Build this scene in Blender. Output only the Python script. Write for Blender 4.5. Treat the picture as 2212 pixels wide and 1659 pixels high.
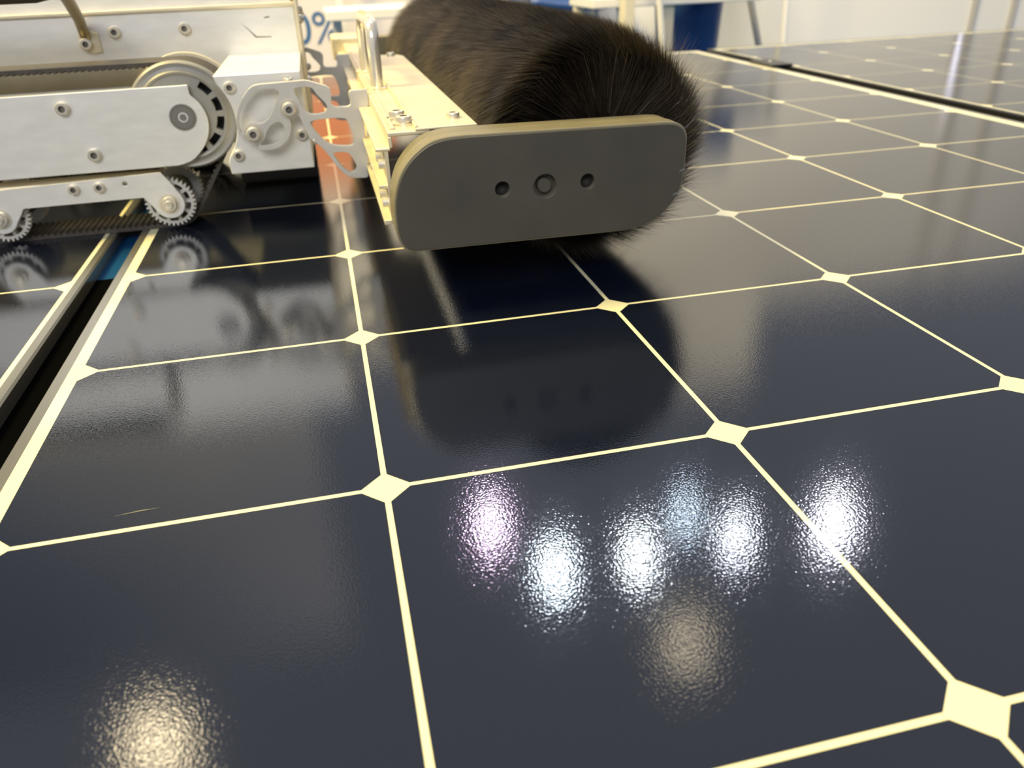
import bpy, bmesh, math, random
import numpy as np
from mathutils import Matrix, Vector

for o in list(bpy.data.objects):
    bpy.data.objects.remove(o, do_unlink=True)
C = bpy.context.scene.collection
SC = bpy.context.scene
U = 0.001                      # everything below is written in millimetres
PI = math.pi

# ------------------------------------------------------------------ camera
cam_d = bpy.data.cameras.new('camera')
cam = bpy.data.objects.new('camera', cam_d)
C.objects.link(cam)
cam_d.sensor_width = 36.0
cam_d.lens = 36.0 * 1708.33 / 2212.0
cam_d.clip_start = 0.01
cam_d.clip_end = 100
Rm = Matrix(((0.9731030825903335, 0.138511615400501, -0.18407857847216896),
             (-0.22772097632577099, 0.45752545272193196, -0.8595426790176441),
             (-0.03483601002451943, 0.8783421841803654, 0.4767614286987116)))
M4 = Rm.to_4x4()
M4.translation = Vector((154.443, -282.388, 198.13)) * U
cam.matrix_world = M4
cam_d.dof.use_dof = True
cam_d.dof.focus_distance = 0.40
cam_d.dof.aperture_fstop = 11.5
SC.camera = cam

# ------------------------------------------------------------------ world, exposure
w = bpy.data.worlds.new('hall')
SC.world = w
w.use_nodes = True
bg = w.node_tree.nodes['Background']
bg.inputs[0].default_value = (0.90, 0.94, 1.08, 1)
bg.inputs[1].default_value = 0.28
SC.view_settings.view_transform = 'Standard'
SC.view_settings.look = 'None'
SC.view_settings.exposure = 0.35
SC.view_settings.gamma = 1.0
SC.view_settings.use_curve_mapping = False


def area(name, loc, target, size, size_y, power, col, spread=180):
    d = bpy.data.lights.new(name, 'AREA')
    d.shape = 'RECTANGLE'
    d.size = size * U
    d.size_y = size_y * U
    d.energy = power
    d.color = col
    d.spread = math.radians(spread)
    o = bpy.data.objects.new(name, d)
    C.objects.link(o)
    o.location = Vector(loc) * U
    o.rotation_euler = (Vector(target) - Vector(loc)).to_track_quat('-Z', 'Y').to_euler()
    return o


# unseen area lights: warm over the stand, added fill behind viewer, wash on wall
area('warm_booth_light', (-1500, 600, 2500), (200, 500, 0), 1000, 800, 150, (1.0, 0.78, 0.27))
area('hall_fill_light', (-900, -3800, 2600), (100, 400, 80), 2600, 1400, 96, (1.0, 0.98, 0.95))
area('wall_wash_light', (1300, 1500, 5500), (1500, 3200, 700), 4000, 600, 90, (1.0, 0.89, 0.72), 75)


# ------------------------------------------------------------------ materials
def mat(name, col, rough=0.5, metal=0.0, spec=0.5, coat=0.0, noise=None, emit=None, bump=None, coat_rough=0.05):
    m = bpy.data.materials.new(name)
    m.use_nodes = True
    nt = m.node_tree
    b = nt.nodes['Principled BSDF']
    b.inputs['Base Color'].default_value = (*col, 1)
    b.inputs['Roughness'].default_value = rough
    b.inputs['Metallic'].default_value = metal
    b.inputs['Specular IOR Level'].default_value = spec
    if coat:
        b.inputs['Coat Weight'].default_value = coat
        b.inputs['Coat Roughness'].default_value = coat_rough
        b.inputs['Coat IOR'].default_value = 1.9
    if noise:
        scale, amount = noise[0], noise[1]
        stretch = noise[2] if len(noise) > 2 else (1, 1, 1)
        tc = nt.nodes.new('ShaderNodeTexCoord')
        mp = nt.nodes.new('ShaderNodeMapping')
        mp.inputs['Scale'].default_value = stretch
        n = nt.nodes.new('ShaderNodeTexNoise')
        n.inputs['Scale'].default_value = scale
        n.inputs['Detail'].default_value = 4
        r = nt.nodes.new('ShaderNodeValToRGB')
        r.color_ramp.elements[0].position = 0.3
        r.color_ramp.elements[1].position = 0.7
        r.color_ramp.elements[0].color = (*[c * (1 - amount) for c in col], 1)
        r.color_ramp.elements[1].color = (*[min(1, c * (1 + amount)) for c in col], 1)
        nt.links.new(tc.outputs['Object'], mp.inputs[0])
        nt.links.new(mp.outputs[0], n.inputs['Vector'])
        nt.links.new(n.outputs['Fac'], r.inputs['Fac'])
        nt.links.new(r.outputs[0], b.inputs['Base Color'])
    if bump:
        scale, dist, target = bump
        tc = nt.nodes.new('ShaderNodeTexCoord')
        n = nt.nodes.new('ShaderNodeTexNoise')
        n.inputs['Scale'].default_value = scale
        n.inputs['Detail'].default_value = 1.0
        bp = nt.nodes.new('ShaderNodeBump')
        bp.inputs['Strength'].default_value = 1.0
        bp.inputs['Distance'].default_value = dist
        geo = nt.nodes.new('ShaderNodeNewGeometry')
        nt.links.new(geo.outputs['Position'], n.inputs['Vector'])
        nt.links.new(n.outputs['Fac'], bp.inputs['Height'])
        nt.links.new(bp.outputs[0], b.inputs[target])
        if target == 'Coat Normal' and coat:
            pass
    if emit:
        b.inputs['Emission Color'].default_value = (*emit[0], 1)
        b.inputs['Emission Strength'].default_value = emit[1]
    return m


GB = (1000, 0.000036, 'Coat Normal')
M = {
    'cell': mat('solar_cell_glass', (0.005, 0.0075, 0.019), 0.5, 0, 0.0, 1.0, None, None, GB, 0.075),
    'backsheet': mat('white_backsheet', (0.88, 0.84, 0.58), 0.6, 0, 0.0, 1.0, None, None, GB, 0.075),
    'alu_frame': mat('anodised_frame', (0.36, 0.35, 0.315), 0.28, 0.85, 0.5, noise=(60, 0.12, (1, 0.05, 1))),
    'black_frame': mat('black_frame', (0.012, 0.012, 0.012), 0.35),
    'alu': mat('satin_aluminium', (0.78, 0.78, 0.755), 0.42, 0.45, 0.5, noise=(45, 0.05, (1, 1, 3))),
    'alu_dull': mat('cast_aluminium', (0.56, 0.555, 0.53), 0.5, 0.35, 0.5, noise=(70, 0.06)),
    'alu_warm_lit': mat('warm_lit_aluminium', (0.74, 0.67, 0.50), 0.42, 0.5, 0.5, noise=(40, 0.08)),  # aluminium with the warm overhead light put into its colour
    'steel': mat('bolt_steel', (0.74, 0.70, 0.60), 0.30, 0.65, 0.5),
    'arm_steel': mat('handle_arm_steel', (0.36, 0.29, 0.18), 0.35, 0.7),
    'steel_dark': mat('bolt_recess', (0.17, 0.155, 0.13), 0.5, 0.4),
    'chrome': mat('chrome', (0.92, 0.88, 0.78), 0.18, 0.7),
    'wheel': mat('wheel_plastic', (0.29, 0.285, 0.265), 0.45, 0.15, 0.5, noise=(80, 0.06)),
    'rubber': mat('belt_rubber', (0.055, 0.048, 0.040), 0.6, 0, 0.4, noise=(150, 0.2)),
    'cap': mat('cap_plastic', (0.068, 0.063, 0.049), 0.42, 0, 0.45, noise=(25, 0.12)),
    'cap_pale': mat('cap_pale', (0.19, 0.172, 0.122), 0.45, 0, 0.5, noise=(40, 0.12)),  # lighter copy of the cap plastic for top, sides and rim
    'cap_dark': mat('hole_dark', (0.012, 0.011, 0.009), 0.7),
    'grip': mat('black_grip', (0.012, 0.010, 0.009), 0.5),
    'bristle': mat('bristle', (0.060, 0.045, 0.029), 0.5, 0, 0.6, noise=(24, 0.8, (1, 1, 0.5))),  # strong tone patches stand in for mottled highlights on the bristles
    'core': mat('brush_core', (0.016, 0.012, 0.009), 0.8),
    'wall': mat('booth_wall', (0.80, 0.78, 0.73), 0.7, noise=(1.2, 0.02)),
    'post': mat('grey_profile', (0.46, 0.44, 0.40), 0.4, 0.5),
    'trim': mat('wall_profile', (0.47, 0.45, 0.41), 0.6, 0.0),
    'hall_wall': mat('hall_partition', (0.31, 0.33, 0.40), 0.8, noise=(1.0, 0.05)),
    'carpet': mat('blue_carpet', (0.02, 0.09, 0.22), 0.95, noise=(400, 0.3)),
    'white': mat('white_lacquer', (0.84, 0.82, 0.78), 0.35),
    'cream': mat('cream_lacquer', (0.76, 0.70, 0.55), 0.4),
    'blue': mat('blue_plastic', (0.010, 0.045, 0.16), 0.35),
    'blue_ink': mat('blue_ink', (0.035, 0.12, 0.30), 0.6),
    'orange': mat('orange_print', (0.90, 0.33, 0.15), 0.6),
    'board': mat('sign_board', (0.74, 0.68, 0.66), 0.6),
    'blue_reflection': mat('blue_reflection', (0.002, 0.045, 0.14), 0.5, 0, 0.1),  # blue reflection given as a plain colour
    'black_strip': mat('gap_black', (0.002, 0.002, 0.002), 0.9, 0, 0.0),
    'bearing': mat('bearing_steel', (0.22, 0.215, 0.20), 0.4, 0.5),
    'rail': mat('dark_rail', (0.03, 0.03, 0.032), 0.5),
    'scuff': mat('scuff', (0.16, 0.14, 0.11), 0.8),
    'scratch': mat('light_scratch', (0.16, 0.16, 0.16), 0.6),
    'lamp_body': mat('lamp_housing', (0.02, 0.02, 0.02), 0.5),
}


def emis(name, col, s):
    return mat(name, (0.8, 0.8, 0.8), 0.5, emit=(col, s))


# ------------------------------------------------------------------ mesh helpers (all take mm)
def mesh_from(name, verts, faces, smooth=False):
    me = bpy.data.meshes.new(name)
    me.from_pydata([(v[0] * U, v[1] * U, v[2] * U) for v in verts], [], faces)
    me.validate()
    me.update()
    if smooth:
        me.polygons.foreach_set('use_smooth', [True] * len(me.polygons))
    return me


def recalc(me):
    bm = bmesh.new()
    bm.from_mesh(me)
    bmesh.ops.remove_doubles(bm, verts=bm.verts, dist=1e-7)
    bmesh.ops.recalc_face_normals(bm, faces=bm.faces)
    bm.to_mesh(me)
    bm.free()


def obj(name, me, m, parent=None, bevel=0.0, seg=2, smooth_angle=None):
    o = bpy.data.objects.new(name, me)
    C.objects.link(o)
    if m is not None and len(me.materials) == 0:
        me.materials.append(M[m] if isinstance(m, str) else m)
    if parent is not None:
        o.parent = parent
    if bevel:
        b = o.modifiers.new('bevel', 'BEVEL')
        b.width = bevel * U
        b.segments = seg
        b.limit_method = 'ANGLE'
        b.angle_limit = math.radians(40)
    return o


def empty(name, loc=(0, 0, 0)):
    o = bpy.data.objects.new(name, None)
    C.objects.link(o)
    o.location = Vector(loc) * U
    o.empty_display_size = 0.05
    return o


def tag(o, label, cat, group=None):
    o['label'] = label
    o['category'] = cat
    if group:
        o['group'] = group
    return o


def struct(o, label=None, cat=None):
    o['kind'] = 'structure'
    if label:
        o['label'] = label
    if cat:
        o['category'] = cat
    return o


def box(x0, x1, y0, y1, z0, z1):
    v = [(x0, y0, z0), (x1, y0, z0), (x1, y1, z0), (x0, y1, z0), (x0, y0, z1), (x1, y0, z1), (x1, y1, z1), (x0, y1, z1)]
    f = [(0, 3, 2, 1), (4, 5, 6, 7), (0, 1, 5, 4), (1, 2, 6, 5), (2, 3, 7, 6), (3, 0, 4, 7)]
    return mesh_from('box', v, f)


def join(*meshes):
    verts, faces = [], []
    for me in meshes:
        n = len(verts)
        verts += [tuple(v.co / U) for v in me.vertices]
        faces += [tuple(i + n for i in p.vertices) for p in me.polygons]
        bpy.data.meshes.remove(me)
    return mesh_from('joined', verts, faces)


def plate(outer, holes, y0, y1, axis='Y'):
    """flat plate with holes: 2D outline (x,z), thickness from y0 to y1"""
    bm = bmesh.new()
    edges = []
    for loop in [outer] + list(holes):
        vs = [bm.verts.new((p[0] * U, y0 * U, p[1] * U)) for p in loop]
        for i in range(len(vs)):
            edges.append(bm.edges.new((vs[i], vs[(i + 1) % len(vs)])))
    bmesh.ops.triangle_fill(bm, use_beauty=True, use_dissolve=False, edges=edges)
    bmesh.ops.dissolve_limit(bm, angle_limit=0.01, verts=bm.verts, edges=bm.edges)
    r = bmesh.ops.extrude_face_region(bm, geom=list(bm.faces))
    nv = [e for e in r['geom'] if isinstance(e, bmesh.types.BMVert)]
    bmesh.ops.translate(bm, verts=nv, vec=(0, (y1 - y0) * U, 0))
    bmesh.ops.recalc_face_normals(bm, faces=bm.faces)
    me = bpy.data.meshes.new('plate')
    bm.to_mesh(me)
    bm.free()
    return me


def profile_y(poly, y0, y1):
    return plate(poly, [], y0, y1)


def lathe(profile, n=32, axis='Y', center=(0, 0, 0), closed=False):
    """profile: list of (r, h) ; axis Y: h runs along +Y ; axis Z: along +Z ; X: along +X"""
    verts, faces = [], []
    k = len(profile)
    for i in range(n):
        a = 2 * PI * i / n
        for r, h in profile:
            p, q = r * math.cos(a), r * math.sin(a)
            v = {'Y': (p, h, q), 'Z': (p, q, h), 'X': (h, p, q)}[axis]
            verts.append((v[0] + center[0], v[1] + center[1], v[2] + center[2]))
    for i in range(n):
        j = (i + 1) % n
        for a in range(k if closed else k - 1):
            b = (a + 1) % k
            faces.append((i * k + a, i * k + b, j * k + b, j * k + a))
    me = mesh_from('lathe', verts, faces)
    recalc(me)
    return me


def smooth(me, ang=35):
    me.polygons.foreach_set('use_smooth', [True] * len(me.polygons))
    try:
        me.set_sharp_from_angle(angle=math.radians(ang))
    except Exception:
        pass
    return me


def tube(pts, r, n=12, cap=True):
    """round tube through points (mm)"""
    P = [Vector(p) for p in pts]
    rr = r if isinstance(r, (list, tuple)) else [r] * len(P)
    verts, faces = [], []
    up = None
    for i, p in enumerate(P):
        t = (P[min(i + 1, len(P) - 1)] - P[max(i - 1, 0)]).normalized()
        if up is None:
            up = Vector((0, 0, 1)) if abs(t.z) < 0.9 else Vector((1, 0, 0))
        a = t.cross(up).normalized()
        up = a.cross(t).normalized()
        for k in range(n):
            th = 2 * PI * k / n
            verts.append(tuple(p + (a * math.cos(th) + up * math.sin(th)) * rr[i]))
    for i in range(len(P) - 1):
        for k in range(n):
            k2 = (k + 1) % n
            faces.append((i * n + k, i * n + k2, (i + 1) * n + k2, (i + 1) * n + k))
    if cap:
        faces.append(tuple(range(n))[::-1])
        faces.append(tuple((len(P) - 1) * n + k for k in range(n)))
    me = mesh_from('tube', verts, faces)
    recalc(me)
    return smooth(me, 50)


def arc(cx, cy, r, a0, a1, n=8):
    return [(cx + r * math.cos(math.radians(a0 + (a1 - a0) * i / n)), cy + r * math.sin(math.radians(a0 + (a1 - a0) * i / n))) for i in range(n + 1)]


def spline(pts, n=5):
    """closed Catmull-Rom through the points"""
    out = []
    k = len(pts)
    for i in range(k):
        p0, p1, p2, p3 = [np.array(pts[(i + d) % k], float) for d in (-1, 0, 1, 2)]
        for s in range(n):
            t = s / n
            q = 0.5 * ((2 * p1) + (p2 - p0) * t + (2 * p0 - 5 * p1 + 4 * p2 - p3) * t * t + (3 * p1 - p0 - 3 * p2 + p3) * t ** 3)
            out.append((float(q[0]), float(q[1])))
    return out


# socket-head bolt, head pointing to -Y, seat at the origin
def bolt_mesh(r=5.2, h=4.2, hexr=2.5, name='bolt'):
    prof = [(0.0, -h + 2.6), (hexr, -h + 2.6), (hexr, -h), (r - 0.9, -h), (r - 0.2, -h + 0.4), (r, -h + 1.0), (r, 0), (0.0, 0)]
    me = smooth(lathe(prof, 18, 'Y'), 30)
    me.name = name
    me.materials.append(M['steel'])
    me.materials.append(M['steel_dark'])
    for p in me.polygons:
        c = p.center / U
        if math.hypot(c.x, c.z) < hexr * 1.02 and c.y < -0.2:
            p.material_index = 1
    return me


BOLT = bolt_mesh()
BOLT_S = bolt_mesh(4.4, 3.4, 2.1)
BOLT_XS = bolt_mesh(3.4, 2.0, 1.7)
DOME = smooth(lathe([(0, -4.2), (1.6, -4.0), (3.2, -3.0), (4.2, -1.4), (4.5, 0), (0, 0)], 16, 'Y'), 60)
DOME.materials.append(M['steel'])
WASHER = smooth(lathe([(2.0, -1.2), (7.0, -1.2), (7.0, 0), (2.0, 0)], 20, 'Y', closed=True), 30)
WASHER.materials.append(M['steel'])


def bolt(parent, x, y, z, me=BOLT, facing='front', name='bolt'):
    o = bpy.data.objects.new(name, me)
    C.objects.link(o)
    o.parent = parent
    o.location = (x * U, y * U, z * U)
    if facing == 'up':
        o.rotation_euler = (-PI / 2, 0, 0)
    elif facing == 'right':
        o.rotation_euler = (0, 0, PI / 2)
    return o


# ------------------------------------------------------------------ the setting
FLOOR = -600
struct(obj('floor', box(-5000, 8000, -5000, 3200, FLOOR - 20, FLOOR), 'carpet'))
struct(obj('wall_back', box(-4500, 8000, 3200, 3260, FLOOR, 1450), 'wall'))
struct(obj('wall_left', box(-4500, -100, 3262, 3300, FLOOR, 3300), 'hall_wall'))
struct(obj('wall_column', box(1820, 2290, 3262, 3420, FLOOR, 1960), 'wall'))
for i, x in enumerate((3170, 3385, 1010, -700)):
    p = join(box(x - 14, x + 14, 3186, 3200, FLOOR, 1450), box(x - 5, x + 5, 3181, 3187, FLOOR, 1450))
    struct(obj('trim_%d' % (i + 1), p, 'trim'))


# ------------------------------------------------------------------ solar panels
PITCH = 158.0
GAP = 2.6
CUT = 9.0
h = (PITCH - GAP) / 2
cell_poly = [(-h + CUT, -h), (h - CUT, -h), (h, -h + CUT), (h, h - CUT), (h - CUT, h), (-h + CUT, h), (-h, h - CUT), (-h, -h + CUT)]
cv = [(x, y, 0.0) for x, y in cell_poly] + [(x, y, -0.3) for x, y in cell_poly]
cf = [tuple(range(8)), tuple(range(15, 7, -1))] + [((i + 1) % 8, i, i + 8, (i + 1) % 8 + 8) for i in range(8)]
CELL = mesh_from('solar_cell', cv, cf)
CELL.materials.append(M['cell'])


def rail_x(x_in, x_out, y0, y1, ztop, sgn):
    """frame rail along Y; x_in towards the cells"""
    a, b = sorted((x_in, x_out))
    e = 1.2
    if sgn > 0:   # outer side at +x
        poly = [(a, ztop - 2.0), (a + 0.8, ztop - 0.3), (b - e, ztop), (b, ztop - e), (b, -35), (b - 2, -35), (b - 2, -4), (a, -4)]
    else:
        poly = [(b, ztop - 2.0), (b - 0.8, ztop - 0.3), (a + e, ztop), (a, ztop - e), (a, -35), (a + 2, -35), (a + 2, -4), (b, -4)]
    return plate(poly, [], y0, y1)


def solar_panel(x0, y0, left_margin, right_margin, near_margin, far_margin, frame_w, frame_mat, label, back='backsheet', zt=0.18, cols=6, rows=12):
    t = empty('solar_panel', (x0, y0, 0))
    tag(t, label, 'solar panel', 'solar panels laid side by side')
    X1, Y1 = cols * PITCH, rows * PITCH
    xa, xb, ya, yb = -left_margin, X1 + right_margin, -near_margin, Y1 + far_margin
    obj('backsheet', box(xa - 1, xb + 1, ya - 1, yb + 1, -4.0, -0.12), back, t)
    obj('frame_rail', rail_x(xa, xa - frame_w, ya - frame_w, yb + frame_w, zt, -1), frame_mat, t)
    obj('frame_rail', rail_x(xb, xb + frame_w, ya - frame_w, yb + frame_w, zt, 1), frame_mat, t)
    obj('frame_rail', box(xa, xb, ya - frame_w, ya, -35, zt), frame_mat, t, 0.6)
    obj('frame_rail', box(xa, xb, yb, yb + frame_w, -35, zt), frame_mat, t, 0.6)
    for j in range(rows):
        for i in range(cols):
            c = bpy.data.objects.new('solar_cell', CELL)
            C.objects.link(c)
            c.parent = t
            c.location = ((i + 0.5) * PITCH * U, (j + 0.5) * PITCH * U, 0)
    return t


main = solar_panel(0, -3 * PITCH, 5.0, 14.5, 14, 16, 7.6, 'alu_frame',
                   'dark blue solar panel with silver frame in the foreground, under the brush')
solar_panel(-42.0 - 6 * PITCH + 1.3, -3 * PITCH - 5, 14, 1.2, 14, 16, 7.4, 'alu_frame',
            'solar panel left of the dark gap, under the crawler track')
solar_panel(1012, -3 * PITCH + 16, 3, 12, 14, 16, 9, 'black_frame',
            'black framed solar panel at far right, in front of the white wall')
obj('scratch', mesh_from('scratch', [(46.5, 484.6, .15), (57, 485.4, .15), (65, 485.8, .15), (57, 486.2, .15)], [(0, 1, 2, 3)]), 'scratch', main)

gs = obj('gap_strip', box(-32.4, -12.8, -520, 345, -14, -9), 'black_strip', None, 0.5)  # added black filler, the gap's black set in its colour
tag(gs, 'black strip filling the gap between the left and middle panels', 'black_strip')
gf = obj('blue_reflection_strip', box(-32.4, -12.8, 345, 1430, -14, -9.4), 'blue_reflection', None, 0.5)  # blue reflection in the gap, laid in as a coloured strip
tag(gf, 'blue strip standing in for the blue reflection in the panel gap, under the crawler track', 'strip')

# black clamp bridging main panel and right panel
cl = empty('panel_clamp', (988, 1165, 0.2))
tag(cl, 'small black clamp gripping two panel frames beside the far right panel', 'clamp')
obj('clamp_plate', box(-22, 20, -44, 44, 0.0, 4.0), 'black_frame', cl, 1.2)
bolt(cl, 0, 4, 4.0, BOLT_XS, 'up')

# stand below the panels
st = empty('panel_stand', (0, 0, FLOOR))
tag(st, 'dark rail stand carrying the solar panels above the blue carpet', 'stand')
for y in (-250, 1150):
    obj('cross_rail', box(-900, 2000, y - 20, y + 20, 525, 565), 'rail', st, 1.5)
    for x in (-700, 500, 1850):
        obj('leg', box(x - 20, x + 20, y - 20, y + 20, 0, 525), 'rail', st, 1.5)

obj('shade_skirt', box(-1010, 1990, -512, -500, 0, 560), 'rail', st)  # unseen skirts added to keep light out from under the panels
obj('shade_skirt', box(-1016, -1004, -500, 1450, 0, 560), 'rail', st)
obj('shade_skirt', box(1980, 1992, -500, 1450, 0, 560), 'rail', st)

# ------------------------------------------------------------------ cleaning robot
rb = empty('panel_cleaning_robot', (0, 550, 0))
tag(rb, 'silver tracked solar panel cleaning robot with black roller brush', 'robot')
OFF = Vector((0, 550, 0))


def part(name, me, m, parent=None, bevel=0.0, seg=2):
    """mesh given in scene mm; parented to the robot (or to one of its parts) without moving it"""
    o = obj(name, me, m, None, bevel, seg)
    o.parent = parent if parent is not None else rb
    if parent is None:
        o.location = -OFF * U
    return o


# chassis --------------------------------------------------------
BY = 545
chassis = part('chassis', box(-480, 141, BY, 660, 48, 166.5), 'alu', None, 1.2)
part('top_housing', box(-480, 139, BY + 10, 700, 166.5, 262), 'alu', None, 1.0)
part('front_plate', box(141, 144, BY - 6, 690, 62, 250), 'alu_warm_lit', None, 0.5)
part('ledge', box(-480, 141, BY - 3, BY + 10, 164.5, 167.6), 'alu_warm_lit', None, 0.7)
for x in (-16.4, 42.8):
    bolt(chassis, x, BY, 150, BOLT)
part('scuff_mark', mesh_from('s', [(92, BY - .2, 151.5), (97, BY - .2, 147.6), (104, BY - .2, 140.2), (117, BY - .2, 139.6), (117, BY - .2, 138.9), (103, BY - .2, 139.2), (97.5, BY - .2, 146.2)], [(0, 1, 2, 3, 4, 5, 6)]), 'scuff', chassis)
part('scuff_mark', mesh_from('s', [(113, BY - .2, 155.8), (118, BY - .2, 156.6), (118, BY - .2, 155.6), (114, BY - .2, 155)], [(0, 1, 2, 3)]), 'scuff', chassis)

# side carrying handle: bolted tab, bent arm, black grip
arm = part('handle_arm', tube([(-40.5, BY - 2, 146), (-41, BY - 4, 152), (-38, BY - 20, 162), (-32, BY - 60, 176), (-29, 462, 184), (-30, 448, 186), (-36, 441, 187), (-60, 440, 187)], [4.4, 4.4, 4.6, 4.8, 5, 5, 5, 5], 14), 'arm_steel')
part('handle_tab', plate([(-46.5, 152), (-38, 153), (-30.5, 150), (-30, 134.5), (-38, 133.5), (-46, 138)], [], BY - 2.6, BY), 'alu_warm_lit', arm, 0.5)
bolt(arm, -41.6, BY - 2.6, 141.8, BOLT)
part('grip', tube([(-34, 440, 187), (-44, 440, 187), (-300, 440, 187), (-306, 440, 187)], [6.5, 8.5, 8.5, 6.5], 18), 'grip', arm)
part('handle_arm', tube([(-260, BY - 2, 146), (-261, BY - 4, 152), (-262, BY - 20, 162), (-270, BY - 60, 176), (-272, 462, 184), (-273, 448, 186), (-270, 441, 187), (-250, 440, 187)], 4.8, 14), 'alu_warm_lit')

# nose housing ---------------------------------------------------
WX, WZ = 43.5, 92.4
nose_poly = [(141, 125.5), (76.0, 125.5)] + [p for p in arc(WX, WZ, 43.5, 38, -40, 12)] + [(75.4, 60.5), (76.1, 51.3), (141.2, 51.3)]
nose = part('nose_housing', plate(nose_poly, [], 390, BY), 'alu', None, 0.8)
for x, z in ((87.0, 116.6), (135.2, 77.8), (84.0, 65.7)):
    bolt(nose, x, 390, z, BOLT_S)
bolt(nose, 131.3, 384, 119.5, BOLT_XS, 'up')

# crawler track ---------------------------------------------------


def open_spline(pts, n=5):
    P = [np.array(p, float) for p in [pts[0]] + list(pts) + [pts[-1]]]
    out = []
    for i in range(1, len(P) - 2):
        p0, p1, p2, p3 = P[i - 1:i + 3]
        for k in range(n):
            t = k / n
            q = 0.5 * ((2 * p1) + (p2 - p0) * t + (2 * p0 - 5 * p1 + 4 * p2 - p3) * t * t + (3 * p1 - p0 - 3 * p2 + p3) * t ** 3)
            out.append((float(q[0]), float(q[1])))
    return out + [tuple(pts[-1])]


plate_poly = [(-470, 115.0), (52.0, 116.4), (52.2, 109.3)] + open_spline([(53.0, 107.8), (57.9, 102.4), (61.2, 94.5), (61.9, 86), (59.6, 76.6), (54.4, 67.6), (46.4, 59.8), (39.5, 56.4), (32, 54.7)]) + [(-470, 54.6)]
tp = part('track_side_plate', plate(plate_poly, [], 424, 427), 'alu', None, 0.5)
part('plate_flange', box(-470, 52, 427, 447, 113.6, 115.6), 'alu', tp, 0.4)
for x, z in ((-42.7, 105.2), (-29.1, 68.8), (-190, 105.2), (-175, 68.8)):
    bolt(tp, x, 424, z, BOLT)
bear = part('bearing', smooth(lathe([(0, -1.6), (2.4, -1.6), (2.6, 0.3), (4.0, 0.3), (4.2, -1.2), (6.6, -1.2), (7.0, -0.4), (8.4, -0.4), (8.8, -1.4), (10.2, -1.4), (10.4, 0.2), (0, 0.2)], 30, 'Y', (WX, 424.2, WZ)), 30), 'bearing', tp)
part('bearing_seal', smooth(lathe([(4.4, -0.5), (8.6, -0.5)], 30, 'Y', (WX, 423.2, WZ)), 30), 'bearing', tp)
part('inner_track_wall', box(-470, 60, 489, 492, 50, 128), 'alu_warm_lit', None, 0.5)


def window(cx, cz, r0, r1, a0, a1, n=5):
    return arc(cx, cz, r1, a0, a1, n) + arc(cx, cz, r0, a1, a0, n)


def big_wheel(cx, cz):
    holes = [window(cx, cz, 25.5, 31.0, k * 30 + 4, k * 30 + 25, 4) for k in (-3, -2, -1, 0, 1)]
    outer = arc(cx, cz, 33.5, 0, 360, 60)[:-1]
    wh = part('drive_wheel', plate(outer, holes, 430, 437), 'wheel', None, 0.5, 1)
    part('wheel_rim', smooth(lathe([(31.8, 429.0), (33.6, 428.2), (35.5, 430.2), (37.6, 430.8), (40.0, 429.6), (41.4, 430.6), (42.0, 433.0), (41.6, 437.0), (40, 438.4), (32, 438.4)], 64, 'Y', (cx, 0, cz), True), 45), 'wheel', wh)
    part('wheel_drum', smooth(lathe([(33, 438), (36.5, 438), (36.5, 482), (33, 482)], 48, 'Y', (cx, 0, cz), True), 30), 'wheel', wh)
    part('wheel_shade_disc', smooth(lathe([(8, 446), (33, 446), (33, 448), (8, 448)], 40, 'Y', (cx, 0, cz), True), 30), 'rail', wh)  # dark disc added so the wheel openings look shaded
    part('rear_flange', smooth(lathe([(30, 482), (43.0, 482), (43.4, 483), (43.4, 486), (42.5, 487), (30, 487)], 64, 'Y', (cx, 0, cz), True), 30), 'alu_warm_lit', wh)
    part('axle', smooth(lathe([(0, 424.4), (6, 424.4), (6, 489), (0, 489)], 20, 'Y', (cx, 0, cz)), 30), 'steel', wh)
    return wh


big_wheel(WX, WZ)
big_wheel(-380, WZ)


def sprocket(cx, cz):
    n = 34
    outer = []
    for k in range(n):
        a = 360.0 / n * k
        for da, r in ((-3.6, 18.2), (-1.7, 20.4), (1.7, 20.4), (3.6, 18.2)):
            outer.append((cx + r * math.cos(math.radians(a + da)), cz + r * math.sin(math.radians(a + da))))
    holes = [window(cx, cz, 12.4, 16.2, k * 36 + 5, k * 36 + 30, 4) for k in range(10)]
    s = part('roller_sprocket', plate(outer, holes, 428, 433.5), 'alu_dull', None)
    part('roller_drum', smooth(lathe([(0, 434), (11.6, 434), (11.6, 484), (0, 484)], 28, 'Y', (cx, 0, cz)), 30), 'rail', s)
    s2 = part('rear_sprocket', plate(outer, [], 480, 485), 'alu_dull', s)
    part('axle_nut', smooth(lathe([(0, -5.2), (3.0, -5.0), (3.4, -4.2), (3.6, -2.6), (5.6, -2.6), (6.3, -2.0), (6.3, 0), (8.4, 0), (8.4, 1.0), (0, 1.0)], 20, 'Y', (cx, 421.2, cz)), 30), 'steel', s)
    return s


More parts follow.
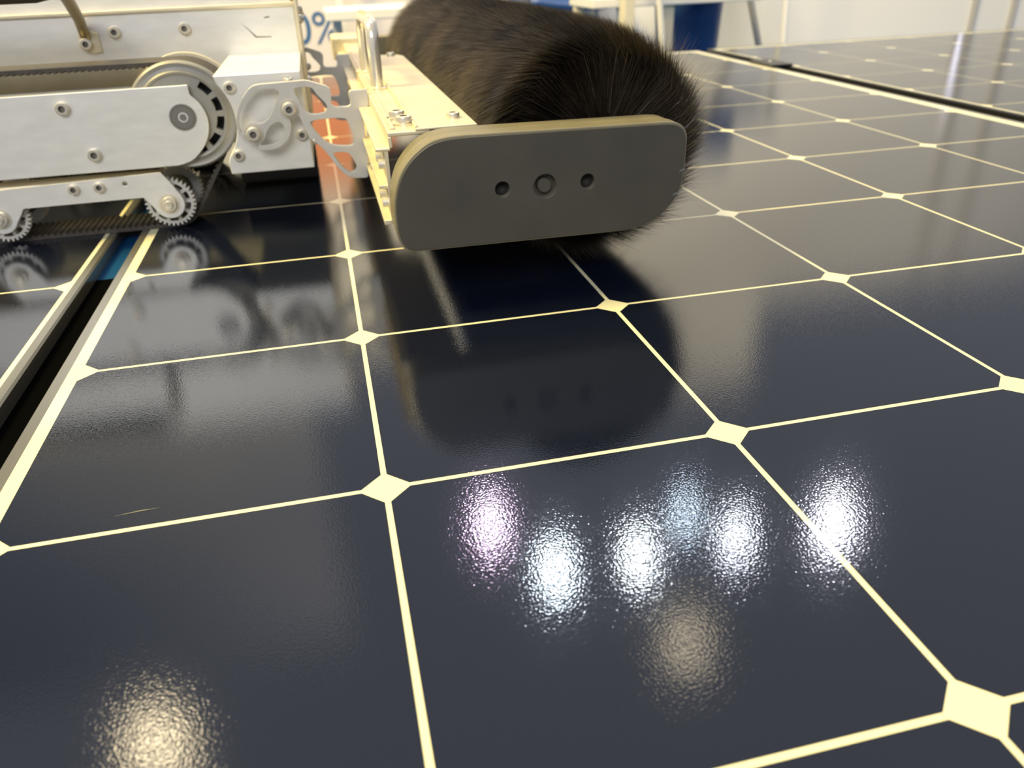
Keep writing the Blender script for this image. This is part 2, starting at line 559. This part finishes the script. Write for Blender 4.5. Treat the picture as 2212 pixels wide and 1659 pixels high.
SX = [18.0, -111.8, -225, -355]
SZ = 24.6
for x in SX:
    sprocket(x, SZ)
for xo in (0.0, -243.2):
    bog = [(-470 if False else -114.5, 47.4), (16.6, 51.0), (22.3, 42.6)] + arc(18, SZ, 12.2, 30, -150, 12) + [(2.8, 26.8), (-1.0, 31.6), (-92.6, 31.2), (-96.0, 26)] + arc(-111.8, SZ, 12.2, -20, -200, 12) + [(-124, 31), (-118, 44)]
    bog = [(x + xo, z) for x, z in bog]
    bo = part('bogie_plate', plate(bog, [arc(-12.3 + xo, 44.4, 1.9, 0, 360, 12)[:-1]], 421.6, 424.6), 'alu', None, 0.5)
    part('bogie_flange', box(-114 + xo, 15 + xo, 424.6, 446, 46.2, 48.6), 'alu_warm_lit', bo, 0.4)
    for x in (-51.2, -31.8):
        bolt(bo, x + xo, 421.6, 43.4 if xo == 0 else 43.0, BOLT_S)


def hull(pts):
    pts = sorted(set((round(a, 4), round(b, 4)) for a, b in pts))
    def half(ps):
        o = []
        for p in ps:
            while len(o) >= 2 and (o[-1][0] - o[-2][0]) * (p[1] - o[-2][1]) - (o[-1][1] - o[-2][1]) * (p[0] - o[-2][0]) <= 0:
                o.pop()
            o.append(p)
        return o
    a, b = half(pts), half(pts[::-1])
    return a[:-1] + b[:-1]


def resample(poly, step):
    P = np.array(poly + [poly[0]])
    L = np.concatenate([[0], np.cumsum(np.hypot(*np.diff(P, axis=0).T))])
    n = int(L[-1] / step)
    s = np.linspace(0, L[-1], n, endpoint=False)
    return np.stack([np.interp(s, L, P[:, 0]), np.interp(s, L, P[:, 1])], 1)


circ = []
for cx, cz, r in ((WX, WZ, 36.6), (18.0, SZ, 20.4), (-355, SZ, 20.4), (-380, WZ, 36.6)):
    circ += arc(cx, cz, r, 0, 360, 72)
inner = resample(hull(circ), 1.25)
n = len(inner) // 4 * 4
inner = inner[:n]
tan = np.roll(inner, -1, 0) - np.roll(inner, 1, 0)
tan /= np.linalg.norm(tan, axis=1)[:, None]
nor = np.stack([tan[:, 1], -tan[:, 0]], 1)
tooth = np.array([0.0, 0.0, -1.5, -1.5] * (n // 4))
inn = inner + nor * (1.4 + tooth)[:, None]
outp = inner + nor * 4.0
V, F = [], []
BY0, BY1 = 439.0, 481.0
for i in range(n):
    for p, y in ((inn[i], BY0), (outp[i], BY0), (outp[i], BY1), (inn[i], BY1)):
        V.append((p[0], y, p[1]))
for i in range(n):
    j = (i + 1) % n
    for a in range(4):
        b = (a + 1) % 4
        F.append((i * 4 + a, i * 4 + b, j * 4 + b, j * 4 + a))
bm_ = mesh_from('belt', V, F)
recalc(bm_)
part('track_belt', bm_, 'rubber')

FARY = 230


def far_copy(o):
    c = o.copy()
    C.objects.link(c)
    c.location = o.location + Vector((0, FARY * U, 0))
    for ch in list(o.children):
        d = ch.copy()
        C.objects.link(d)
        d.parent = c
    return c


for o in [o for o in rb.children if o.name.split('.')[0] in ('track_belt', 'drive_wheel', 'roller_sprocket')]:
    far_copy(o)
part('added_underbody_block', box(64, 140.5, 570, 640, 2.5, 60), 'rail', None, 1.0)  # added dark block, cuts off the bright reflection under the chassis
part('track_cover', box(-470, 60, 720, 724, 20, 128), 'alu', None, 0.5)

# lifting brackets between nose and brush beam ---------------------
brk_outer = [(88.4, 84.0), (88.0, 89), (88.8, 96.0), (91.5, 103.5), (95.5, 109.8), (101.5, 116), (104.5, 118), (109.2, 119.0), (126, 119.4), (143.0, 119.8), (147, 119), (152, 117.2), (159, 114.6), (161.4, 112.6), (162.1, 109.5), (161.2, 102.5), (161.6, 100.2), (163.8, 98.8), (173.2, 98.4), (175.4, 99.4), (176.0, 101.8), (175.2, 107), (175.6, 109.2), (177.2, 110.2), (189.6, 110.2), (189.6, 98.5), (184.2, 95), (184.2, 55.5), (182.4, 52), (182.9, 43.6), (181, 42.6), (172.8, 42.9), (168, 44.2), (163.6, 47.4), (159.3, 52.8), (152.4, 64.6), (149.5, 68.8), (146, 72.4), (142.8, 74.6), (140.4, 78.5), (138.6, 84), (136.0, 92.8), (134.2, 96.8), (130.5, 96.0), (128.0, 93.5), (128.6, 88.0), (127.6, 82.5), (123.8, 76.8), (117.5, 72.0), (109.0, 70.2), (102.5, 71.0), (100.0, 72.6), (102.5, 75.6), (103.0, 78.5), (100, 80), (95, 79.5), (92.5, 81.5)]
brk_holes = [
    spline([(90.6, 85.2), (90.2, 94.4), (95.8, 105.0), (101.8, 111.8), (108.0, 115.2), (119.1, 115.2), (123.2, 112.6), (122.0, 108.6), (117.6, 101.0), (112.5, 94), (106.5, 90.8), (98.4, 91.2), (93.7, 88.5)], 4),
    spline([(103.4, 74.9), (107.2, 79.6), (109.9, 84.8), (114.6, 89.6), (119.9, 90.8), (122.8, 87.3), (121.6, 81.3), (117.2, 76.7), (111.4, 74.6)], 4),
    spline([(136.4, 114.6), (147.0, 114.4), (151.5, 108.4), (157.2, 101.4), (156.9, 96.9), (153.0, 94.8), (144.2, 95.0), (139.4, 99.8), (136.8, 107.0), (134.9, 111.8)], 4),
    spline([(144.4, 89.6), (153.0, 90.6), (168.6, 90.2), (172.0, 86.3), (174.2, 77.8), (174.6, 71.6), (171.6, 68.8), (160, 69.8), (152.6, 73.6), (146.9, 80.7), (143.4, 87.3)], 4),
    spline([(157.8, 64.2), (168.4, 63.6), (172.0, 58.8), (174.2, 52.8), (173.0, 49.2), (168.8, 47.8), (163.8, 52.2), (160, 58.1)], 4),
]
BRK = plate(brk_outer, brk_holes, 376, 382)
for yo, nm in ((0, 'near'), (275, 'far')):
    bk = part('lift_bracket', BRK, 'alu_dull', None, 0.6, 2)
    bk.location = (0, (-550 + yo) * U, 0)
    for x, z in ((128.9, 100.0), (99.4, 83.8)):
        if yo == 0:
            bolt(bk, x, 376, z, WASHER, 'front', 'washer')
            bolt(bk, x, 374.8, z, BOLT)
            part('spacer', smooth(lathe([(0, 382), (5.5, 382), (5.5, 390), (0, 390)], 18, 'Y', (x, 0, z)), 30), 'steel', bk)
    if yo == 0:
        bolt(bk, 143.5, 379, 74.4, BOLT_XS, 'right')

# round bolts on the front plate
for y, z in ((610, 158), (600, 150), (660, 100), (575, 96), (700, 150)):
    bolt(chassis, 144, y, z, DOME, 'right')

# brush beam --------------------------------------------------------
BY_N, BY_F = 214, 884
beam = part('brush_beam', join(box(190, 216, BY_N, BY_F, 103.8, 106.6), box(190, 192.4, BY_N, BY_F, 97, 104),
                               box(181.6, 191, BY_N, BY_F, 95.4, 97.6)), 'alu_warm_lit', None, 0.8)
part('beam_web', box(187.0, 189.2, BY_N, BY_F, 50, 95.5), 'alu_warm_lit', beam)
part('beam_flange', box(181.6, 187.5, BY_N + 4, BY_F, 72, 74.2), 'alu_warm_lit', beam, 0.4)
part('beam_flange', box(182.4, 187.5, BY_N, BY_F, 50, 53), 'alu_warm_lit', beam, 0.4)
part('beam_rib', box(192.4, 195.5, BY_N + 8, BY_F, 106.6, 107.8), 'alu_warm_lit', beam, 0.4)
for y in (224, 246, 330, 420):
    for z in (62, 86):
        part('web_stud', smooth(lathe([(0, -4), (3.0, -4), (3.0, 0), (0, 0)], 14, 'X', (187.2, y, z)), 30), 'alu_dull', beam)
cov = [(207, 213), (245.2, 213), (245.2, 628), (241, 642), (232, 648), (209, 648), (207, 642)]
cover = part('cover_plate', mesh_from('cov', [(x, y, 106.4) for x, y in cov] + [(x, y, 107.8) for x, y in cov],
             [tuple(range(7))[::-1], tuple(range(7, 14))] + [(i, (i + 1) % 7, (i + 1) % 7 + 7, i + 7) for i in range(7)]), 'alu_warm_lit', None, 0.4)
part('cover_lip', box(207, 209.0, 216, 640, 107.8, 109.2), 'alu_warm_lit', cover, 0.5)
for x, y in ((232.5, 634), (234.5, 240)):
    bolt(cover, x, y, 107.8, BOLT_S, 'up')
for x, y in ((202.5, 236), (200.5, 258)):
    bolt(beam, x, y, 106.6, WASHER, 'up', 'washer')
    bolt(beam, x, y, 107.8, BOLT, 'up')
# far end box of the beam
part('beam_end_box', box(176, 212, 820, 884, 88, 115), 'alu_warm_lit', None, 3, 3)

# chrome pull handle on the beam
hp = [(199.6, 404, 106)] + [(199.8, 404, z) for z in (120, 135, 144)] + [(199.9, 405.5, 149), (200, 409.5, 153.2), (200, 415, 155)] + [(200, 440, 155), (200, 480, 155)] + [(199.4, 505, 155), (199.2, 511, 153.4), (199, 516, 149), (198.8, 518, 143), (198.6, 518, 130), (198.4, 518, 106)]
ph = part('pull_handle', tube(hp, 5.0, 18), 'chrome')
for x, y in ((199.6, 404), (198.4, 518)):
    part('handle_foot', smooth(lathe([(0, 106.5), (9.5, 106.5), (9.5, 107.6), (5, 108.4), (0, 108.4)], 20, 'Z', (x, y, 0)), 30), 'alu_warm_lit', ph)

# brush end caps ------------------------------------------------------
cap_poly = [(196, 41.4), (192.0, 42.6), (189.2, 46), (187.2, 52), (186.6, 60), (186.9, 70), (188.6, 79), (192, 87.8), (197, 95), (203.5, 101), (211, 105.4), (219.8, 107.4), (230, 107.9), (242, 107.8), (290, 107.1), (345, 106.3), (356, 106.0), (362.5, 105), (367.5, 102), (370.0, 97), (370.3, 90), (369.8, 76), (368.6, 67), (365.4, 59), (360, 52), (353, 46.4), (345, 42.6), (336, 40.9), (326, 40.5), (315, 40.5), (260, 41.0), (207, 41.3)]
dowel_ring = [arc(252.5, 74.7, 4.6, 0, 360, 20)[:-1], arc(279.0, 74.2, 7.2, 0, 360, 24)[:-1], arc(306.0, 74.6, 4.6, 0, 360, 20)[:-1]]
cap_smooth = spline(cap_poly, 4)
ctr = np.mean(np.array(cap_poly), 0)


def shrink(k):
    k = (np.array([92.0, 33.7]) - k) / np.array([92.0, 33.7])
    return [tuple(ctr + (np.array(p) - ctr) * k) for p in cap_smooth]


cap = part('brush_end_cap', plate(cap_smooth, dowel_ring, 181.2, 194.2), 'cap_pale', None, 0.9, 3)
part('cap_front', plate(shrink(1.2), dowel_ring, 180, 181.4), 'cap', cap, 0.5, 2)  # darker front, inset so the paler rim stands in for the lit bevel
part('cap_backing', plate(shrink(0.4), [], 196.0, 211), 'cap_pale', cap, 0.8, 2)
part('cap_gasket', plate([tuple(ctr + (np.array(p) - ctr) * 0.97) for p in cap_poly], [], 194, 196), 'cap_dark', cap)
for x, z in ((252.5, 74.7), (306.0, 74.6)):
    part('screw_recess', smooth(lathe([(4.6, 184), (0, 193)], 20, 'Y', (x, 0, z)), 30), 'cap_dark', cap)
part('axle_boss', smooth(lathe([(0, 181.4), (3.8, 181.4), (4.4, 182.0), (4.8, 186.0), (7.3, 186.2)], 24, 'Y', (279.0, 0, 74.2)), 30), 'cap', cap)
for (xa, za) in ((369.6, 76), (366.2, 61.5)):
    part('chip', mesh_from('chip', [(xa - 4, 179.8, za - 1), (xa - .3, 179.8, za + .2), (xa - .5, 179.8, za + 1.2), (xa - 3.4, 179.8, za + .3)], [(0, 1, 2, 3)]), 'scratch', cap)
capf = part('brush_end_cap', plate(cap_smooth, [], 886, 917), 'cap_pale', None, 1.3, 2)

# roller brush ----------------------------------------------------------
AX, AZ, BR = 324.0, 84.5, 78.5
brush = part('roller_brush', smooth(lathe([(0, 226), (40, 224), (47, 230), (52, 250), (60, 290), (63, 866), (63, 872), (30, 876), (0, 876)], 48, 'Y', (AX, 0, AZ)), 30), 'core')
part('brush_shaft', smooth(lathe([(0, 205), (10, 205), (10, 895), (0, 895)], 24, 'Y', (AX, 0, AZ)), 30), 'steel_dark', brush)
rng = np.random.default_rng(7)
NS = 380000
ya = 219 + 660 * rng.random(NS)
ya[:9000] = 217 + 9 * rng.random(9000)
th = 2 * PI * rng.random(NS)
# most bristles end at one trimmed length, some stray a little
tip = BR + rng.normal(0, 0.7, NS) + (rng.random(NS) < 0.04) * rng.uniform(0, 4, NS)
near = np.clip((265 - ya) / 46, 0, 1)
tip = tip + near * rng.normal(0, 1.5, NS) - near ** 1.6 * (11 + 14 * (np.sin(th) < -0.3)) * rng.random(NS) ** 0.8
flare = -near ** 2 * rng.uniform(0, 4, NS) + rng.normal(0, 3.0, NS) + np.clip((ya - 850) / 30, 0, 1) * 4
sw = rng.normal(0.30, 0.05, NS)
clump = 0.012 * np.sin(ya * 0.11 + 3 * np.sin(th * 5)) + 0.006 * np.sin(ya * 0.31 + th * 9)
base = np.stack([np.cos(th), np.sin(th)], 1)
e1 = np.stack([np.cos(th + sw * .4), np.sin(th + sw * .4)], 1)
e2 = np.stack([np.cos(th + sw + clump), np.sin(th + sw + clump)], 1)
r0 = np.where(np.arange(NS) < 9000, rng.uniform(12, 50, NS), 44)
P0 = np.stack([AX + base[:, 0] * r0, ya, AZ + base[:, 1] * r0], 1)
P1 = np.stack([AX + e1[:, 0] * (tip * .84), ya + flare * .35, AZ + e1[:, 1] * (tip * .84)], 1)
P2 = np.stack([AX + e2[:, 0] * tip, ya + flare, AZ + e2[:, 1] * tip], 1)
# bristles pressed on the glass splay outwards
low = np.clip((3.0 - P2[:, 2]), 0, None)
P2[:, 0] += np.sign(P2[:, 0] - AX) * low * 1.5
P2[:, 2] = np.maximum(P2[:, 2], 0.6 + 1.5 * rng.random(NS))
P1[:, 2] = np.maximum(P1[:, 2], 1.5)
# flick-out of the bristles that have just left the glass on the open side
side = (np.cos(th) > 0.45) & (np.sin(th) < 0.35) & (ya < 420)
P2[side, 0] += rng.uniform(0, 5, side.sum())
stray = (np.cos(th) > 0.3) & (np.sin(th) < 0.55) & (ya < 300) & (rng.random(NS) < 0.10)
grow = rng.uniform(1.02, 1.24, NS)
for k, a in ((0, AX), (2, AZ)):
    P2[stray, k] = a + (P2[stray, k] - a) * grow[stray]
P2[stray, 1] += rng.normal(0, 6, stray.sum())
P2[:, 2] = np.maximum(P2[:, 2], 0.6)
wd = rng.normal(0, 0.30, (NS, 3))
wd[:, 1] += 1.0
wd /= np.linalg.norm(wd, axis=1)[:, None]
VV = np.empty((NS, 5, 3))
VV[:, 0] = P0 - wd * .22
VV[:, 1] = P0 + wd * .22
VV[:, 2] = P1 - wd * .20
VV[:, 3] = P1 + wd * .20
VV[:, 4] = P2
me = bpy.data.meshes.new('bristles')
me.vertices.add(NS * 5)
me.vertices.foreach_set('co', (VV * U).astype(np.float32).ravel())
b5 = (np.arange(NS) * 5)[:, None]
quads = b5 + np.array([[0, 1, 3, 2]])
tris = b5 + np.array([[2, 3, 4]])
loops = np.concatenate([quads.ravel(), tris.ravel()]).astype(np.int32)
me.loops.add(len(loops))
me.loops.foreach_set('vertex_index', loops)
me.polygons.add(NS * 2)
me.polygons.foreach_set('loop_start', np.concatenate([np.arange(NS) * 4, NS * 4 + np.arange(NS) * 3]).astype(np.int32))
me.polygons.foreach_set('loop_total', np.concatenate([np.full(NS, 4), np.full(NS, 3)]).astype(np.int32))
me.update(calc_edges=True)
br = part('bristles', me, 'bristle', brush)
br['kind'] = 'stuff'
br['label'] = 'dark brown bristles of the roller brush'

# ------------------------------------------------------------------ things behind the panels
# white counter right of the brush
tb = empty('white_counter', (1330, 2400, FLOOR))
tag(tb, 'white counter with thick top right of the brush, before the wall', 'counter')
obj('counter_top', box(-320, 260, -100, 150, 641, 670), 'white', tb, 4, 3)
for x, y in ((-52, -60), (-300, 110)):
    obj('leg', box(x - 15, x + 15, y - 15, y + 15, 0, 641), 'cream', tb, 2)

# white counter left, between the robot and the brush
tb2 = empty('white_counter', (426, 2350, FLOOR))
tag(tb2, 'white counter seen between the robot body and the brush', 'counter')
obj('counter_top', box(-228, 330, 0, 240, 642, 672), 'white', tb2, 4, 3)
for x, y in ((-190, 200), (300, 40), (300, 200)):
    obj('leg', box(x - 14, x + 14, y - 14, y + 14, 0, 642), 'white', tb2, 2)
po = empty('white_pole', (257, 2760, FLOOR))
tag(po, 'slim white pole rising behind the left counter', 'pole')
obj('pole', box(-12, 12, -12, 12, 12, 1500), 'white', po, 2)
obj('foot', box(-60, 60, -60, 60, 0, 12), 'white', po, 3)

# A-frame easel: vertical cream post and slanting white leg
ea = empty('easel', (1100, 2180, FLOOR))
tag(ea, 'easel with upright cream post and slanting white leg beside the brush', 'easel')
obj('post', box(-33, -2, -12, 12, 0, 1260), 'cream', ea, 2)
obj('slanting_leg', tube([(5, 0, 1235), (88, 0, 600), (165, 0, 0)], 10, 12), 'white', ea)
obj('rear_leg', tube([(-18, 14, 1230), (-18, 85, 0)], 10, 12), 'cream', ea)


# blue shell stools
def stool(loc, rz, label):
    t = empty('blue_stool', loc)
    t.rotation_euler = (0, 0, rz)
    tag(t, label, 'stool', 'blue shell stools')
    prof = [(-190, 612), (-175, 640), (-120, 634), (0, 622), (90, 622), (140, 640), (165, 690), (180, 760), (190, 860), (196, 960), (198, 975)]
    Vs, Fs = [], []
    nx = 12
    for k, (y, z) in enumerate(prof):
        wdt = 225 if k < 6 else 225 - (k - 6) * 8
        for i in range(nx + 1):
            u = -1 + 2 * i / nx
            dz = 26 * u * u if k < 6 else 0
            dy = -38 * u * u if k >= 6 else 0
            Vs.append((u * wdt, y + dy, z + dz))
    for k in range(len(prof) - 1):
        for i in range(nx):
            a = k * (nx + 1) + i
            Fs.append((a, a + 1, a + nx + 2, a + nx + 1))
    s = obj('shell', mesh_from('shell', Vs, Fs, True), 'blue', t)
    sm = s.modifiers.new('thick', 'SOLIDIFY')
    sm.thickness = 0.008
    for sx in (-1, 1):
        for sy in (-1, 1):
            obj('leg', tube([(sx * 140, sy * 120 - 10, 622), (sx * 190, sy * 170 - 10, 0)], [13, 10], 12), 'white', t)
    obj('foot_ring', tube([(math.cos(a) * 172, math.sin(a) * 150 - 10, 240) for a in np.linspace(0, 2 * PI, 25)], 7, 8), 'white', t)
    return t


stool((1145, 2960, FLOOR), 0.05, 'blue shell stool behind the white counter, partly hidden by the brush')

# tapered blue bin
bn = empty('blue_bin', (1512, 2700, FLOOR))
tag(bn, 'tapered dark blue bin standing right of the counter leg', 'bin')
obj('bin_body', smooth(lathe([(0, 0), (78, 0), (82, 6), (128, 690), (132, 690), (132, 706), (122, 706), (116, 690), (74, 12), (0, 12)], 40, 'Z'), 40), 'blue', bn)
obj('bin_liner', smooth(lathe([(118, 660), (134, 708), (136, 660)], 40, 'Z'), 40), 'blue', bn)

# bar stool: two tubes meeting at the foot, blue curved seat back
fs = empty('bar_stool', (2068, 2900, FLOOR))
tag(fs, 'bar stool on two pale tubes meeting at its foot, before the white wall', 'stool')
obj('tube', tube([(-2, 0, 10), (-368, 0, 1100), (-400, 0, 1195)], 14, 12), 'post', fs)
obj('tube', tube([(2, 30, 10), (-50, 30, 1100)], 14, 12), 'white', fs)
obj('foot', smooth(lathe([(0, 0), (150, 0), (150, 8), (20, 22), (0, 22)], 28, 'Z'), 30), 'post', fs)
obj('seat', box(-370, -40, -60, 180, 1010, 1040), 'blue', fs, 12, 4)
obj('seat_back', box(-352, -140, 150, 182, 1030, 1240), 'blue', fs, 14, 4)

# printed board with 0%
bd = empty('printed_board', (240, 2900, FLOOR))
tag(bd, 'pale board with blue percent lettering between the robot and the brush', 'sign')
obj('board_panel', box(-330, 420, 0, 18, 380, 760), 'board', bd, 2)
for x in (-250, 340):
    obj('board_post', box(x - 12, x + 12, 18, 42, 0, 760), 'post', bd, 2)
cu = bpy.data.curves.new('lettering', 'FONT')
cu.body = '0%'
cu.size = 0.150
cu.extrude = 0.0008
to = bpy.data.objects.new('tmp', cu)
C.objects.link(to)
bpy.context.view_layer.update()
dg = bpy.context.evaluated_depsgraph_get()
tme = bpy.data.meshes.new_from_object(to.evaluated_get(dg))
bpy.data.objects.remove(to, do_unlink=True)
tme.materials.clear()
lt = obj('lettering', tme, 'blue_ink', bd)
lt.location = Vector((-160, -1.2, 541)) * U
lt.rotation_euler = (PI / 2, 0, 0)

# orange banner high on the back wall and light strip
ob = obj('orange_banner', box(0, 430, 3170, 3182, 250, 640), 'orange', None, 2)
tag(ob, 'orange banner on the back wall, seen reflected in the panel beside the bracket', 'banner')
ls = empty('light_strip', (3112, 3178, 200))
tag(ls, 'slim white violet light strip on the wall, reflected in the far right panel', 'light strip')
obj('strip_channel', box(-16, 16, 0, 8, 0, 330), 'post', ls, 1)
obj('strip_diffuser', box(-7, 7, -4, 0, 4, 326), emis('strip_light', (0.80, 0.78, 1.0), 2.0), ls, 1)


# hall spotlights, beyond the wall on the hall truss
def lamp(pos, r, col, s, label):
    t = empty('hall_spotlight', pos)
    aim = (Vector((260, -60, 0)) - Vector(pos)).normalized()
    t.rotation_euler = aim.to_track_quat('-Z', 'Y').to_euler()
    tag(t, label, 'lamp', 'hall spotlights above the wall')
    obj('housing', smooth(lathe([(r + 6, -20), (r + 14, 0), (r + 14, 160), (r - 10, 240), (0, 240)], 24, 'Z'), 40), 'lamp_body', t)
    obj('lens', lathe([(0, 0), (r + 6, 0)], 24, 'Z'), emis('lamp_lens', col, s), t)
    obj('yoke', tube([(-r - 24, 0, 100), (-r - 24, 0, 300), (0, 0, 330), (r + 24, 0, 300), (r + 24, 0, 100)], 8, 8), 'lamp_body', t)
    return t


def dirpos(g, elev, az, dist):
    e, a = math.radians(elev), math.radians(az)
    return (g[0] + dist * math.cos(e) * math.sin(a), g[1] + dist * math.cos(e) * math.cos(a), dist * math.sin(e))


LAMPS = [((196, -36), 38.4, 9.65, 6200, 70, (0.95, 0.72, 1.0), 90, 'hall spotlight with faint magenta tint, leftmost of the row'),
         ((214, -68), 41.7, 15.5, 6200, 75, (0.80, 0.92, 1.0), 95, 'cool white hall spotlight second from the left'),
         ((246, -69), 40.5, 23.2, 6200, 70, (0.86, 0.94, 1.0), 90, 'cool white hall spotlight in the middle of the row'),
         ((272, -51), 37.3, 27.0, 6600, 60, (0.70, 0.84, 1.0), 43.2, 'dim bluish hall spotlight behind the middle ones'),
         ((285, -69), 38.4, 31.5, 6400, 65, (0.85, 0.90, 1.0), 75, 'cool white hall spotlight second from the right'),
         ((325, -72), 36.2, 38.95, 6600, 85, (0.88, 0.88, 1.0), 90, 'large cool white hall spotlight, rightmost of the row'),
         ((245, -113), 45.9, 28.1, 5200, 150, (1.0, 0.84, 0.60), 3.2, 'dim warm lamp above the row of white spotlights'),
         ((82, -110), 46.6, -22.7, 5200, 150, (1.0, 0.82, 0.52), 12, 'warm lamp far left of the white spotlights')]
for g, el, az, d, r, col, s, lab in LAMPS:
    lamp(dirpos(g, el, az, d * 0.62), r * 0.62, col, s, lab)
